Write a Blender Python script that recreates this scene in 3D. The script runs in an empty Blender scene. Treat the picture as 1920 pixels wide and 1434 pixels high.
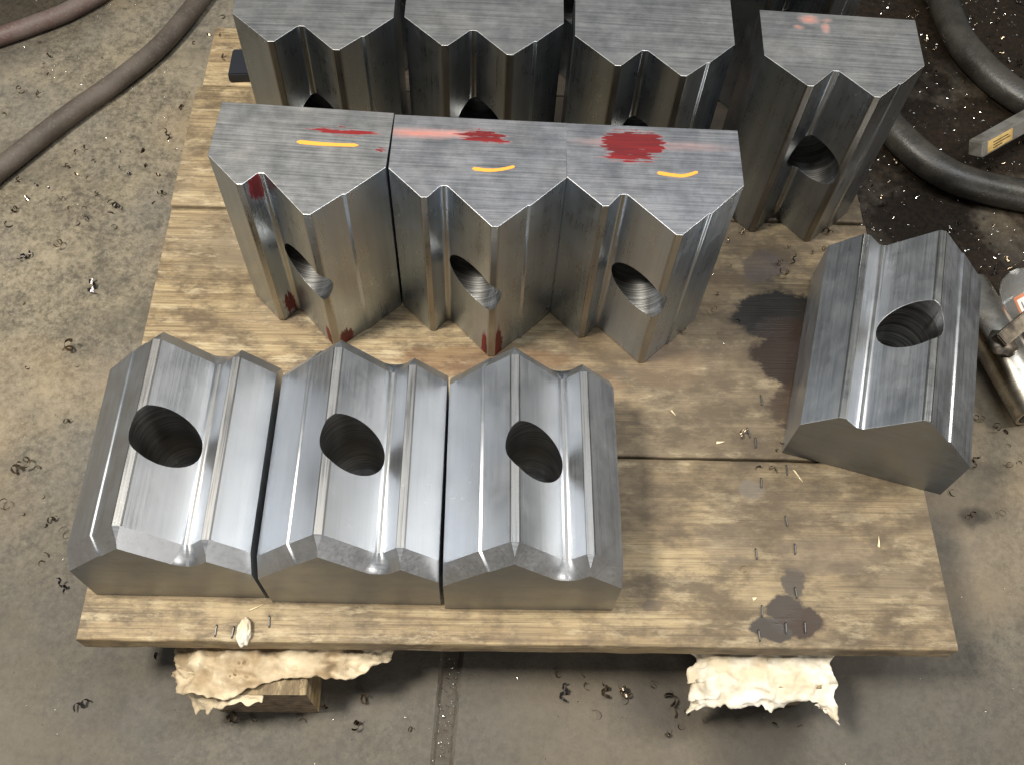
import bpy, bmesh, math, random
from mathutils import Vector, Matrix, noise
random.seed(7)
R = math.radians
SC = bpy.context.scene
COL = SC.collection

# ------------------------------------------------------------------ camera
cam = bpy.data.cameras.new('camera')
cam.sensor_width = 36.0
cam.lens = 1818.777 / 1920 * 36.0
cam.clip_start = 0.01
cam.clip_end = 100
camo = bpy.data.objects.new('camera', cam)
COL.objects.link(camo)
_p, _r = 1.0633831, 0.07334986
fwd = Vector((0, math.cos(_p), -math.sin(_p)))
right = Vector((1, 0, 0))
down = fwd.cross(right)
c, s = math.cos(_r), math.sin(_r)
cx = right * c - down * s
cdn = right * s + down * c
M = Matrix((cx, -cdn, -fwd)).transposed().to_4x4()
M.translation = Vector((0.00155, -0.369923, 0.8907443))
camo.matrix_world = M
SC.camera = camo

# ------------------------------------------------------------------ light
W = bpy.data.worlds.new('World')
SC.world = W
W.use_nodes = True
W.node_tree.nodes['Background'].inputs[0].default_value = (0.88, 0.94, 1.0, 1)
W.node_tree.nodes['Background'].inputs[1].default_value = 0.18


def area(name, loc, target, sx, sy, power, col):
    l = bpy.data.lights.new(name, 'AREA')
    l.shape = 'RECTANGLE'
    l.size, l.size_y, l.energy, l.color = sx, sy, power, col
    o = bpy.data.objects.new(name, l)
    o.location = loc
    o.rotation_euler = (Vector(target) - Vector(loc)).to_track_quat('-Z', 'Y').to_euler()
    COL.objects.link(o)


area('shop_lamp', (-0.95, -0.20, 2.0), (0.05, 0.0, 0), 0.35, 0.35, 68, (1.0, 0.95, 0.85))
area('ceiling_tube', (0.45, 0.25, 2.6), (0.2, 0.1, 0), 0.25, 1.6, 34, (0.90, 0.95, 1.0))
area('bay_light', (0.9, -2.4, 0.60), (0.0, -0.1, 0.0), 1.3, 0.9, 22, (1.0, 0.97, 0.92))
area('side_lamp', (1.6, 0.25, 1.5), (0.2, 0.1, 0), 0.25, 0.25, 16, (1.0, 0.93, 0.82))

SC.view_settings.view_transform = 'Standard'
SC.view_settings.look = 'None'
SC.view_settings.exposure = 0.0
SC.view_settings.gamma = 1.0
SC.view_settings.use_curve_mapping = False
SC.render.engine = 'CYCLES'
SC.cycles.max_bounces = 6
SC.cycles.glossy_bounces = 4

# ------------------------------------------------------------------ node helper


class NT:
    def __init__(self, name):
        self.m = bpy.data.materials.new(name)
        self.m.use_nodes = True
        self.t = self.m.node_tree
        self.b = self.t.nodes['Principled BSDF']
        self.tc = self.t.nodes.new('ShaderNodeTexCoord').outputs['Object']

    def lk(self, a, b):
        self.t.links.new(a, b)

    def put(self, sock, v):
        if hasattr(v, 'is_linked') or hasattr(v, 'links'):
            self.lk(v, sock)
        elif isinstance(v, (tuple, list)) and len(v) == 3 and sock.type == 'RGBA':
            sock.default_value = (*v, 1)
        else:
            sock.default_value = v

    def set(self, **k):
        for n, v in k.items():
            self.put(self.b.inputs[n.replace('_', ' ')], v)

    def map(self, scale=(1, 1, 1), loc=(0, 0, 0), vec=None, rot=(0, 0, 0)):
        n = self.t.nodes.new('ShaderNodeMapping')
        self.lk(vec or self.tc, n.inputs[0])
        n.inputs[1].default_value = loc
        n.inputs[2].default_value = rot
        n.inputs[3].default_value = scale
        return n.outputs[0]

    def noise(self, vec, scale=1, detail=4, rough=.55, dist=0, col=False):
        n = self.t.nodes.new('ShaderNodeTexNoise')
        self.lk(vec, n.inputs['Vector'])
        n.inputs['Scale'].default_value = scale
        n.inputs['Detail'].default_value = detail
        n.inputs['Roughness'].default_value = rough
        n.inputs['Distortion'].default_value = dist
        return n.outputs['Color' if col else 'Fac']

    def voro(self, vec, scale, feat='F1', out='Distance'):
        n = self.t.nodes.new('ShaderNodeTexVoronoi')
        n.feature = feat
        self.lk(vec, n.inputs['Vector'])
        n.inputs['Scale'].default_value = scale
        return n.outputs[out]

    def ramp(self, fac, stops):
        n = self.t.nodes.new('ShaderNodeValToRGB')
        self.lk(fac, n.inputs[0])
        e = n.color_ramp.elements
        while len(e) < len(stops):
            e.new(0.5)
        for el, (p, c) in zip(e, stops):
            el.position = p
            el.color = (c, c, c, 1) if isinstance(c, (int, float)) else (*c, 1)
        return n.outputs[0]

    def mix(self, fac, a, b, mode='MIX'):
        n = self.t.nodes.new('ShaderNodeMix')
        n.data_type = 'RGBA'
        n.blend_type = mode
        self.put(n.inputs[0], fac)
        self.put(n.inputs[6], a)
        self.put(n.inputs[7], b)
        return n.outputs[2]

    def math(self, op, a, b=0.0, c=0.0, clamp=False):
        n = self.t.nodes.new('ShaderNodeMath')
        n.operation = op
        n.use_clamp = clamp
        self.put(n.inputs[0], a)
        self.put(n.inputs[1], b)
        self.put(n.inputs[2], c)
        return n.outputs[0]

    def mr(self, v, a, b, lo=0.0, hi=1.0):
        n = self.t.nodes.new('ShaderNodeMapRange')
        self.lk(v, n.inputs[0])
        for i, x in enumerate((a, b, lo, hi)):
            n.inputs[i + 1].default_value = x
        return n.outputs[0]

    def sep(self, vec):
        n = self.t.nodes.new('ShaderNodeSeparateXYZ')
        self.lk(vec, n.inputs[0])
        return n.outputs

    def vadd(self, a, b, op='ADD'):
        n = self.t.nodes.new('ShaderNodeVectorMath')
        n.operation = op
        self.put(n.inputs[0], a)
        self.put(n.inputs[1], b)
        return n.outputs[0]

    def wobble(self, amount, scale):
        c = self.noise(self.tc, scale, 3, .6, 0, True)
        c = self.vadd(c, (.5, .5, .5), 'SUBTRACT')
        n = self.t.nodes.new('ShaderNodeVectorMath')
        n.operation = 'SCALE'
        self.lk(c, n.inputs[0])
        n.inputs[3].default_value = amount
        return self.vadd(self.tc, n.outputs[0])

    def blob(self, centre, radii, vec=None, soft=.25):
        sc = tuple(1.0 / r for r in radii)
        v = self.map(sc, tuple(-c * k for c, k in zip(centre, sc)), vec)
        n = self.t.nodes.new('ShaderNodeVectorMath')
        n.operation = 'LENGTH'
        self.lk(v, n.inputs[0])
        return self.mr(n.outputs[1], 1 + soft, 1 - soft)

    def bump(self, h, strength=.3, dist=.001, prev=None):
        n = self.t.nodes.new('ShaderNodeBump')
        n.inputs['Strength'].default_value = strength
        n.inputs['Distance'].default_value = dist
        self.lk(h, n.inputs['Height'])
        if prev:
            self.lk(prev, n.inputs['Normal'])
        return n.outputs[0]


# ------------------------------------------------------------------ mesh helpers
def tag(o, label=None, cat=None, group=None, kind=None):
    for k, v in (('label', label), ('category', cat), ('group', group), ('kind', kind)):
        if v:
            o[k] = v
    return o


def link(name, me, mat=None, parent=None):
    o = bpy.data.objects.new(name, me)
    COL.objects.link(o)
    if mat:
        for m in (mat if isinstance(mat, (list, tuple)) else [mat]):
            me.materials.append(m)
    if parent:
        o.parent = parent
    return o


def sharpen(me, ang=25):
    bm = bmesh.new()
    bm.from_mesh(me)
    for f in bm.faces:
        f.smooth = True
    for e in bm.edges:
        if len(e.link_faces) == 2:
            e.smooth = e.calc_face_angle(0) < R(ang)
    bm.to_mesh(me)
    bm.free()


def bm_obj(name, bm, mat=None, parent=None, ang=None):
    bmesh.ops.recalc_face_normals(bm, faces=bm.faces)
    me = bpy.data.meshes.new(name)
    bm.to_mesh(me)
    bm.free()
    if ang:
        sharpen(me, ang)
    return link(name, me, mat, parent)


def empty(name, loc=(0, 0, 0), rz=0):
    o = bpy.data.objects.new(name, None)
    o.empty_display_size = .05
    o.location = loc
    o.rotation_euler = (0, 0, rz)
    COL.objects.link(o)
    return o


def tube(bm, pts, radius, seg=16, caps=True, twist=None):
    """round sweep along a polyline; radius may be a function of t in 0..1"""
    rings = []
    n = len(pts)
    up = Vector((0, 0, 1))
    for i, p in enumerate(pts):
        d = (pts[min(i + 1, n - 1)] - pts[max(i - 1, 0)]).normalized()
        a = d.cross(up)
        if a.length < 1e-4:
            a = d.cross(Vector((1, 0, 0)))
        a.normalize()
        b = a.cross(d).normalized()
        r = radius(i / (n - 1)) if callable(radius) else radius
        rings.append([bm.verts.new(p + a * r * math.cos(2 * math.pi * k / seg) + b * r * math.sin(2 * math.pi * k / seg)) for k in range(seg)])
    for q, w in zip(rings, rings[1:]):
        for k in range(seg):
            bm.faces.new((q[k], q[(k + 1) % seg], w[(k + 1) % seg], w[k]))
    if caps:
        bm.faces.new(rings[0][::-1])
        bm.faces.new(rings[-1])
    return rings


def spline(pts, per=12):
    P = [Vector(p) for p in pts]
    P = [P[0] * 2 - P[1]] + P + [P[-1] * 2 - P[-2]]
    out = []
    for i in range(1, len(P) - 2):
        for k in range(per):
            t = k / per
            a, b, c_, d = P[i - 1:i + 3]
            out.append(.5 * ((2 * b) + (c_ - a) * t + (2 * a - 5 * b + 4 * c_ - d) * t * t + (-a + 3 * b - 3 * c_ + d) * t ** 3))
    out.append(P[-2])
    return out


def box(bm, lo, hi):
    v = [bm.verts.new((x, y, z)) for z in (lo[2], hi[2]) for y in (lo[1], hi[1]) for x in (lo[0], hi[0])]
    for f in ((0, 2, 3, 1), (4, 5, 7, 6), (0, 1, 5, 4), (2, 6, 7, 3), (0, 4, 6, 2), (1, 3, 7, 5)):
        bm.faces.new([v[i] for i in f])
    return v


# ------------------------------------------------------------------ materials: setting
FZ = -0.13


def mat_concrete():
    m = NT('oily_concrete')
    big = m.noise(m.tc, 3.2, 5, .6)
    mid = m.noise(m.tc, 14, 6, .65)
    fine = m.noise(m.tc, 130, 5, .7)
    grit = m.noise(m.tc, 520, 3, .6)
    col = m.ramp(mid, [(.30, (.075, .062, .041)), (.5, (.125, .103, .068)), (.72, (.19, .158, .105))])
    col = m.mix(m.ramp(fine, [(.38, .0), (.72, .55)]), col, (.40, .34, .25))
    col = m.mix(m.ramp(fine, [(.30, .65), (.46, 0.)]), col, (.09, .075, .055))
    col = m.mix(m.ramp(grit, [(.62, 0.), (.74, .5)]), col, (.48, .43, .34))
    mot = m.noise(m.map((1, 1, 1), (5.5, 2.1, 0)), 48, 8, .74)
    col = m.mix(m.mr(mot, .53, .62, 0, .55), col, (.30, .25, .175))
    col = m.mix(m.mr(mot, .45, .36, 0, .7), col, (.062, .052, .038))
    # grey trodden film, bare ochre patches
    col = m.mix(m.mr(big, .42, .62), col, m.mix(.55, col, (.13, .125, .118)))
    warm = m.noise(m.map((1, 1, 1), (4.1, 2.2, 0)), 5.0, 3, .5)
    col = m.mix(m.mr(warm, .50, .68, 0, .5), col, (.36, .26, .15))
    st_ = m.noise(m.map((1, 1, 1), (8.3, 1.2, 0)), 8.0, 7, .68)
    col = m.mix(m.mr(st_, .53, .66, 0, .7), col, (.085, .072, .052))
    lt = m.noise(m.map((1, 1, 1), (3.3, 6.2, 0)), 11.0, 8, .72)
    col = m.mix(m.mr(lt, .54, .68, 0, .5), col, (.30, .25, .168))
    # smooth darker slab in front of the pallet
    x, y, z = m.sep(m.wobble(.10, 5))
    front = m.mr(y, .16, -.12)
    col = m.mix(m.math('MULTIPLY', front, .72), col, (.072, .065, .055))
    # oil soaked area behind the right-hand side
    d = m.math('ADD', m.math('MULTIPLY', x, 1.0), m.math('MULTIPLY', y, .75))
    oil = m.mr(d, .68, .84)
    patch = m.noise(m.map((1, 1, 1), (1.3, .4, 0)), 9, 5, .6)
    oil = m.math('MULTIPLY', oil, m.mr(patch, .66, .52, .62, 1.0))
    oil = m.math('MAXIMUM', oil, m.math('MULTIPLY', m.mr(y, .62, .80), m.mr(x, -.30, .0)))
    leftoil = m.math('MULTIPLY', m.mr(m.math('SUBTRACT', y, x), 1.38, 1.52), .8)
    oil = m.math('MAXIMUM', oil, leftoil)
    oilc = m.ramp(fine, [(.3, (.006, .005, .004)), (.7, (.026, .017, .010))])
    col = m.mix(oil, col, oilc)
    # drips
    for cx_, cy_, r_ in ((.532, .067, .012), (.545, .07, .010), (.30, -.168, .028), (.27, -.19, .05), (.18, -.16, .035)):
        bl = m.blob((cx_, cy_, FZ), (r_, r_, 1), m.wobble(.02, 40), .35)
        col = m.mix(m.math('MULTIPLY', bl, .6), col, (.035, .029, .022))
    # dirt packed in the slab joint
    ox = m.sep(m.wobble(.012, 45))[0]
    jt = m.math('LESS_THAN', m.math('ABSOLUTE', m.math('ADD', ox, .040)), .0095)
    col = m.mix(m.math('MULTIPLY', jt, m.mr(fine, .3, .55)), col, (.07, .058, .042))
    rg = m.mr(mid, .3, .7, .62, .85)
    rg = m.math('SUBTRACT', rg, m.math('MULTIPLY', oil, .25))
    h = m.math('ADD', m.math('MULTIPLY', fine, .7), m.math('MULTIPLY', grit, .3))
    m.set(Base_Color=col, Roughness=rg, Normal=m.bump(h, .55, .0012), Specular_IOR_Level=m.math('SUBTRACT', .4, m.math('MULTIPLY', oil, .22)))
    return m.m


def mat_wood(name, tint=(1, 1, 1), stains=True):
    m = NT(name)
    oi = m.t.nodes.new('ShaderNodeObjectInfo')
    shift = m.t.nodes.new('ShaderNodeCombineXYZ')
    m.lk(m.math('MULTIPLY', oi.outputs['Random'], 9), shift.inputs[0])
    m.lk(m.math('MULTIPLY', oi.outputs['Random'], 5), shift.inputs[1])
    v = m.vadd(m.tc, shift.outputs[0])
    g1 = m.noise(m.map((1.3, 42, 30), vec=v), 1, 8, .66, .8)
    g2 = m.noise(m.map((8, 640, 160), vec=v), 1, 3, .65, .15)
    g3 = m.noise(m.map((4.5, 190, 60), vec=v), 1, 5, .7, .4)
    blot = m.noise(v, 6.5, 6, .62)
    blot2 = m.noise(m.map((.85, 1.5, 1), vec=v), 20, 8, .70)
    scuff = m.noise(m.map((.5, 1.7, 1), (2.2, 7.1, 0), vec=v), 34, 8, .74)
    tiny = m.noise(v, 150, 4, .7)
    K = .78
    T = lambda *c_: tuple(a * b * K for a, b in zip(c_, tint))
    col = m.ramp(g1, [(.27, T(.28, .185, .100)), (.42, T(.46, .34, .190)), (.50, T(.37, .265, .140)), (.58, T(.57, .435, .245)), (.72, T(.44, .32, .170))])
    col = m.mix(m.mr(g3, .50, .34, 0, .7), col, T(.17, .11, .06))
    col = m.mix(m.mr(g2, .47, .35, 0, .62), col, T(.07, .048, .030))
    # weathered grey film, hand dirt, pale scuffs
    col = m.mix(m.mr(blot, .42, .60, 0, .72), col, T(.235, .188, .130))
    col = m.mix(m.mr(blot2, .46, .60, 0, .8), col, T(.120, .085, .052))
    col = m.mix(m.mr(scuff, .53, .64, 0, .7), col, T(.64, .52, .33))
    col = m.mix(m.mr(tiny, .62, .76, 0, .5), col, T(.10, .075, .05))
    rough = m.mr(blot, .3, .7, .55, .8)
    if stains:
        wv = m.wobble(.022, 34)
        wv2 = m.wobble(.06, 16)
        x = m.sep(wv2)[0]
        y = m.sep(wv2)[1]
        # oily handling dirt over the right-hand half
        dirt = m.math('MULTIPLY', m.mr(x, .34, .54), m.mr(blot2, .34, .58, .30, .95))
        dirt = m.math('MULTIPLY', dirt, m.mr(y, .02, .24, .42, 1.0))
        col = m.mix(dirt, col, T(.120, .090, .058))
        back = m.math('MULTIPLY', m.mr(y, .50, .60), m.mr(x, .12, .26, 0, .93))  # shade in the gaps of the back row, painted into the wood
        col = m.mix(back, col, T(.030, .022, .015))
        for (px, py, rx, ry, k, c_) in STAINS_SHADE:
            k = min(1, k * 1.12)
            bl = m.blob((px, py, 0), (rx, ry, 1), wv, .45)
            bl = m.mr(m.math('ADD', bl, m.math('MULTIPLY', m.math('SUBTRACT', blot2, .5), 1.7)), .40, .62)
            col = m.mix(m.math('MULTIPLY', bl, k), col, c_)
            rough = m.math('SUBTRACT', rough, m.math('MULTIPLY', bl, .18))
    h = m.math('ADD', m.math('MULTIPLY', g2, .6), m.math('MULTIPLY', g3, .5))
    m.set(Base_Color=col, Roughness=rough, Normal=m.bump(h, .5, .0012), Specular_IOR_Level=.35)
    return m.m


# stains, plus the askew block's painted shadow, in pallet coordinates: x, y, rx, ry, strength, colour
STAINS_SHADE = [
    (.648, .038, .019, .017, .95, (.050, .038, .028)), (.662, .024, .026, .014, .95, (.045, .029, .019)),
    (.634, .017, .019, .009, .92, (.050, .040, .031)), (.662, .060, .011, .012, .85, (.07, .055, .040)),
    (.70, .09, .05, .02, .35, (.14, .10, .065)), (.60, .10, .03, .02, .35, (.15, .11, .07)),
    (.634, .158, .012, .010, .55, (.14, .12, .10)), (.677, .432, .026, .022, .75, (.085, .066, .058)),
    (.694, .366, .052, .034, .95, (.012, .009, .006)), (.700, .315, .044, .050, .92, (.022, .012, .007)),  # oil patch left of the askew block, deepened by its painted shadow
    (.700, .250, .036, .034, .75, (.04, .024, .013)), (.600, .400, .05, .03, .35, (.10, .06, .03)),
    (.525, .038, .009, .006, .7, (.12, .085, .05)), (.52, .34, .06, .04, .35, (.12, .075, .035)),
    (.03, .29, .010, .03, .4, (.2, .13, .07)), (.36, .30, .10, .018, .42, (.15, .068, .022)),
    (.11, .285, .014, .010, .5, (.16, .11, .06)), (.07, .26, .012, .008, .5, (.16, .11, .06)),
    (.56, .30, .04, .03, .3, (.16, .10, .05)), (.46, .27, .05, .016, .3, (.16, .075, .025)),
]

# ------------------------------------------------------------------ floor
xs = [-6, -.70, -.052, -.047, -.033, -.028, .70, 6]
zs = [0, 0, 0, -.004, -.004, 0, 0, 0]
bm = bmesh.new()
rows = [[bm.verts.new((x, y, FZ + z)) for x, z in zip(xs, zs)] for y in (-6, -.6, 0, .6, 1.2, 6)]
for a, b in zip(rows, rows[1:]):
    for i in range(len(xs) - 1):
        bm.faces.new((a[i], a[i + 1], b[i + 1], b[i]))
floor = bm_obj('floor', bm, mat_concrete())
tag(floor, kind='structure')

# ------------------------------------------------------------------ pallet
TH = R(3.48)
PO = Vector((-.374, -.172, 0))


def to_pallet(x, y):
    dx, dy = x - PO.x, y - PO.y
    return (dx * math.cos(TH) + dy * math.sin(TH), -dx * math.sin(TH) + dy * math.cos(TH))


pallet = empty('wooden_pallet', PO, TH)
tag(pallet, 'worn wooden plank pallet carrying all the steel blocks', 'pallet')
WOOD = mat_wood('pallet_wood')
PT = .027


def board(x0, x1, y0, y1, z0, z1, mat, name='board', seed=0, parent=pallet, nx=60):
    bm = bmesh.new()
    prof = []
    r = .0022
    for (cy, cz, a0) in ((y1 - r, z1 - r, 0), (y0 + r, z1 - r, 90), (y0 + r, z0 + r, 180), (y1 - r, z0 + r, 270)):
        for k in range(4):
            a = R(a0 + 30 * k)
            prof.append((cy + r * math.cos(a), cz + r * math.sin(a)))
    rings = []
    for i in range(nx + 1):
        t = i / nx
        x = x0 + (x1 - x0) * t
        ring = []
        for (y, z) in prof:
            j = noise.noise(Vector((x * 25 + seed, y * 9, z * 40))) * .0009
            e = noise.noise(Vector((x * 110 + seed, y * 60, 7))) * .0005
            ex = 0
            if i in (0, nx):
                ex = noise.noise(Vector((y * 90, z * 80, seed))) * .0014
            ring.append(bm.verts.new((x + ex, y + j + e, z + (j * .4 if z > z0 + .01 else 0))))
        rings.append(ring)
    n = len(prof)
    for a, b in zip(rings, rings[1:]):
        for k in range(n):
            bm.faces.new((a[k], a[(k + 1) % n], b[(k + 1) % n], b[k]))
    for f_ in (bm.faces.new(rings[0]), bm.faces.new(rings[-1])):
        if isinstance(mat, list):
            f_.material_index = 1
    return bm_obj(name, bm, mat, parent, 40)


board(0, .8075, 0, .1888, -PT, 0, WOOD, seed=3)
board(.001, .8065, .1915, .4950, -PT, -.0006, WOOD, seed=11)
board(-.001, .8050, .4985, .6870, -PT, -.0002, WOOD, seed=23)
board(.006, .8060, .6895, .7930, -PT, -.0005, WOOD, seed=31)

BEAR = mat_wood('bearer_wood', (1.08, 1.04, .92), False)
m = NT('dirty_shaded_end_grain')  # dirt and the shade on the bearer fronts, both in the colour
n1 = m.noise(m.map((20, 90, 160)), 1, 5, .65, .5)
m.set(Base_Color=m.mix(m.mr(n1, .35, .65), (.045, .030, .017), (.19, .13, .075)), Roughness=.85, Normal=m.bump(n1, .8, .003))
ENDGRAIN = m.m
for x0, x1, yf in ((.107, .205, -.038), (.592, .690, -.026)):
    # bearers run front to back: build along x then turn, so the grain follows the length
    b = board(0, .83, -(x1 - x0), 0, FZ + .0005, -PT - .0155, [BEAR, ENDGRAIN], 'bearer', seed=x0 * 50, nx=40)
    b.rotation_euler = (0, 0, R(90))
    b.location = (x0, yf, 0)

STEEL_WIRE = NT('staple_wire')
STEEL_WIRE.set(Base_Color=(.17, .16, .15), Metallic=1.0, Roughness=.5)
bm = bmesh.new()
tube(bm, [Vector((0, -.0052, -.002)), Vector((0, -.0050, .0009)), Vector((0, -.0040, .0013)), Vector((0, .0040, .0013)), Vector((0, .0050, .0009)), Vector((0, .0052, -.002))], .00085, 6)
bmesh.ops.recalc_face_normals(bm, faces=bm.faces)
STAPLE = bpy.data.meshes.new('staple')
bm.to_mesh(STAPLE)
bm.free()
STAPLE.materials.append(STEEL_WIRE.m)
STAPLES = [(-0.2506, -0.1549), (-0.235, -0.1552), (-0.2041, -0.1431), (0.2582, 0.0314), (0.2806, -0.0078), (0.2487, -0.0437), (0.2868, -0.0359), (0.2844, -0.0795), (0.2508, -0.0994), (0.2469, -0.1228), (0.2723, -0.1139), (0.2903, -0.1121), (0.264, 0.1261), (0.2484, 0.0867), (0.2549, 0.0757), (0.2849, 0.0476)]
for x, y in STAPLES:
    o = bpy.data.objects.new('staple', STAPLE)
    COL.objects.link(o)
    o.parent = pallet
    px, py = to_pallet(x, y)
    o.location = (px, py, 0)
    o.rotation_euler = (0, 0, random.uniform(-.12, .22))

# ------------------------------------------------------------------ steel materials


def steel(name, base, rough, axis, brown=.35, streak=.5, reds=(), haze=(), fine=1.0, band=.84):
    """machined steel; axis = local direction of the tool marks (0 x, 2 z)"""
    m = NT(name)
    oi = m.t.nodes.new('ShaderNodeObjectInfo')
    base_tc = m.tc
    sh = m.t.nodes.new('ShaderNodeCombineXYZ')
    for k in range(3):
        m.lk(m.math('MULTIPLY', oi.outputs['Random'], 3.0 + 1.7 * k), sh.inputs[k])
    rv = m.vadd(m.tc, sh.outputs[0])
    sc = [520, 520, 520]
    sc[axis] = 11
    sc2 = [75, 75, 75]
    sc2[axis] = 2.5
    l1 = m.noise(m.map(tuple(sc), vec=rv), fine, 4, .6)
    l2 = m.noise(m.map(tuple(sc2), vec=rv), 1, 4, .6)
    sm = m.noise(rv, 16, 5, .6)
    sm2 = m.noise(rv, 46, 6, .68)
    gr = m.noise(m.tc, 900, 2, .6)
    # stray scratches
    vs_ = m.noise(m.map((30, 30, 30), vec=rv), 1, 2, .5, 1.5)
    scr = m.mr(m.math('ABSOLUTE', m.math('SUBTRACT', vs_, .5)), .004, .0, 0, 1)
    scr = m.math('MULTIPLY', scr, m.mr(sm2, .55, .62))
    dark = tuple(c_ * band for c_ in base)
    col = m.mix(m.mr(l2, .35, .65), dark, base)
    col = m.mix(m.mr(l1, .5, .28, 0, .55 * streak), col, tuple(c_ * .42 for c_ in base))
    col = m.mix(m.mr(sm, .46, .68, 0, brown), col, (base[0] * .80, base[1] * .70, base[2] * .55))
    col = m.mix(m.mr(gr, .66, .8, 0, .5), col, tuple(min(1, c_ * 1.5) for c_ in base))
    rg = m.mr(sm, .3, .7, rough - .03, rough + .04)
    col = m.mix(m.mr(sm2, .58, .76, 0, .18), col, tuple(c_ * .66 for c_ in base))
    col = m.mix(m.math('MULTIPLY', scr, .5), col, tuple(min(1, c_ * 1.6) for c_ in base))
    rg = m.math('ADD', rg, m.mr(l1, .3, .7, -.05, .05))
    rg = m.math('ADD', rg, m.mr(sm2, .35, .7, -.03, .07))
    met = 1.0
    if reds or haze:
        wb = m.wobble(.006, 120)
        mask = None
        sx = [420, 420, 420]
        sx[axis] = 26
        st = m.noise(m.map(tuple(sx)), 1, 5, .7)
        stw = m.noise(m.map(tuple(s_ * .25 for s_ in sx)), 1, 4, .6)
        for (cc, rr, dens) in haze:
            bl = m.math('MULTIPLY', m.blob(cc, rr, wb, .9), dens)
            bl = m.math('MULTIPLY', bl, m.mr(stw, .3, .6, .4, 1))
            col = m.mix(bl, col, (.72, .15, .07))
            met = m.math('SUBTRACT', met, m.math('MULTIPLY', bl, .8), clamp=True)
        rc = m.mix(m.mr(stw, .4, .62), (.075, .003, .005), (.17, .005, .006))
        for (cc, rr, dens) in reds:
            bl = m.blob(cc, rr, wb, .55)
            nn = m.math('ADD', m.math('MULTIPLY', st, .45), m.math('MULTIPLY', stw, .55))
            bl = m.mr(m.math('ADD', bl, m.math('MULTIPLY', m.math('SUBTRACT', nn, .5), 3.4)), 1.20 - dens, 1.34 - dens)
            bl = m.math('MULTIPLY', bl, m.blob(cc, tuple(r_ * 1.35 for r_ in rr), wb, .2), clamp=True)
            mask = bl if mask is None else m.math('MAXIMUM', mask, bl)
        if mask is not None:
            col = m.mix(mask, col, rc)
            met = m.math('SUBTRACT', met, mask, clamp=True)
            rg = m.math('MAXIMUM', rg, m.math('MULTIPLY', mask, .55))
    h = m.math('ADD', m.math('MULTIPLY', l1, .7), m.math('MULTIPLY', gr, .3))
    m.set(Base_Color=col, Metallic=met, Roughness=rg, Normal=m.bump(h, .22 * streak + .05, .0006))
    return m.m


def mat_bore():
    m = NT('drilled_bore')
    v = m.sep(m.wobble(.004, 60))
    ring = m.noise(m.map((12, 700, 12)), 1, 5, .7)
    ring2 = m.noise(m.map((14, 130, 14)), 1, 3, .6, .4)
    col = m.mix(m.mr(ring, .4, .6), (.15, .147, .143), (.42, .415, .40))
    col = m.mix(m.mr(ring2, .5, .65, 0, .7), col, (.12, .11, .10))
    m.set(Base_Color=col, Metallic=1.0, Roughness=m.mr(ring, .3, .7, .28, .45), Normal=m.bump(ring, .25, .0005))
    return m.m


BORE = mat_bore()
MILL = (.50, .505, .515)
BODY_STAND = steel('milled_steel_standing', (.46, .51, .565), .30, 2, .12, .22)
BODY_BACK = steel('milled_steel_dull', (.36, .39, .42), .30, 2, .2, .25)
BODY_LIE = steel('milled_steel_clean', (.53, .547, .572), .41, 2, .06, .25, band=.95)
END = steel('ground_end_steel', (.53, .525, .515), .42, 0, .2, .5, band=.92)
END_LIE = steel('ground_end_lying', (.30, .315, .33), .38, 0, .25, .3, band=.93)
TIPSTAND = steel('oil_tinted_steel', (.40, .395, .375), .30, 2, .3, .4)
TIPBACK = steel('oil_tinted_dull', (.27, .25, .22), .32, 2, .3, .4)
STRIP = steel('scored_tip_steel', (.27, .27, .27), .46, 2, .2, 1.8, fine=1.2)
CHAM = steel('fine_ground_chamfer', (.66, .67, .69), .38, 0, .03, .2, band=.96)

# ------------------------------------------------------------------ steel blocks
# a, us, vs, uv, vv, ub, vb, c, width, length  (metres)
PROF = [
    (0.0650, 0.0346, 0.0964, 0.0507, 0.0816, 0.0979, 0.1249, 0.0661, 0.1600, 0.2207),
    (0.0645, 0.0421, 0.1024, 0.0686, 0.0795, 0.1051, 0.1114, 0.0644, 0.1578, 0.2252),
    (0.0693, 0.0315, 0.1027, 0.0499, 0.0885, 0.0957, 0.1308, 0.0696, 0.1555, 0.2053),
    (0.0633, 0.0306, 0.0948, 0.0507, 0.0840, 0.0961, 0.1267, 0.0679, 0.1609, 0.2241),
]


def lerp(p, q, t):
    return (p[0] + (q[0] - p[0]) * t, p[1] + (q[1] - p[1]) * t)


def along(p, q, d):
    l_ = math.hypot(q[0] - p[0], q[1] - p[1])
    return lerp(p, q, d / l_)


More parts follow.
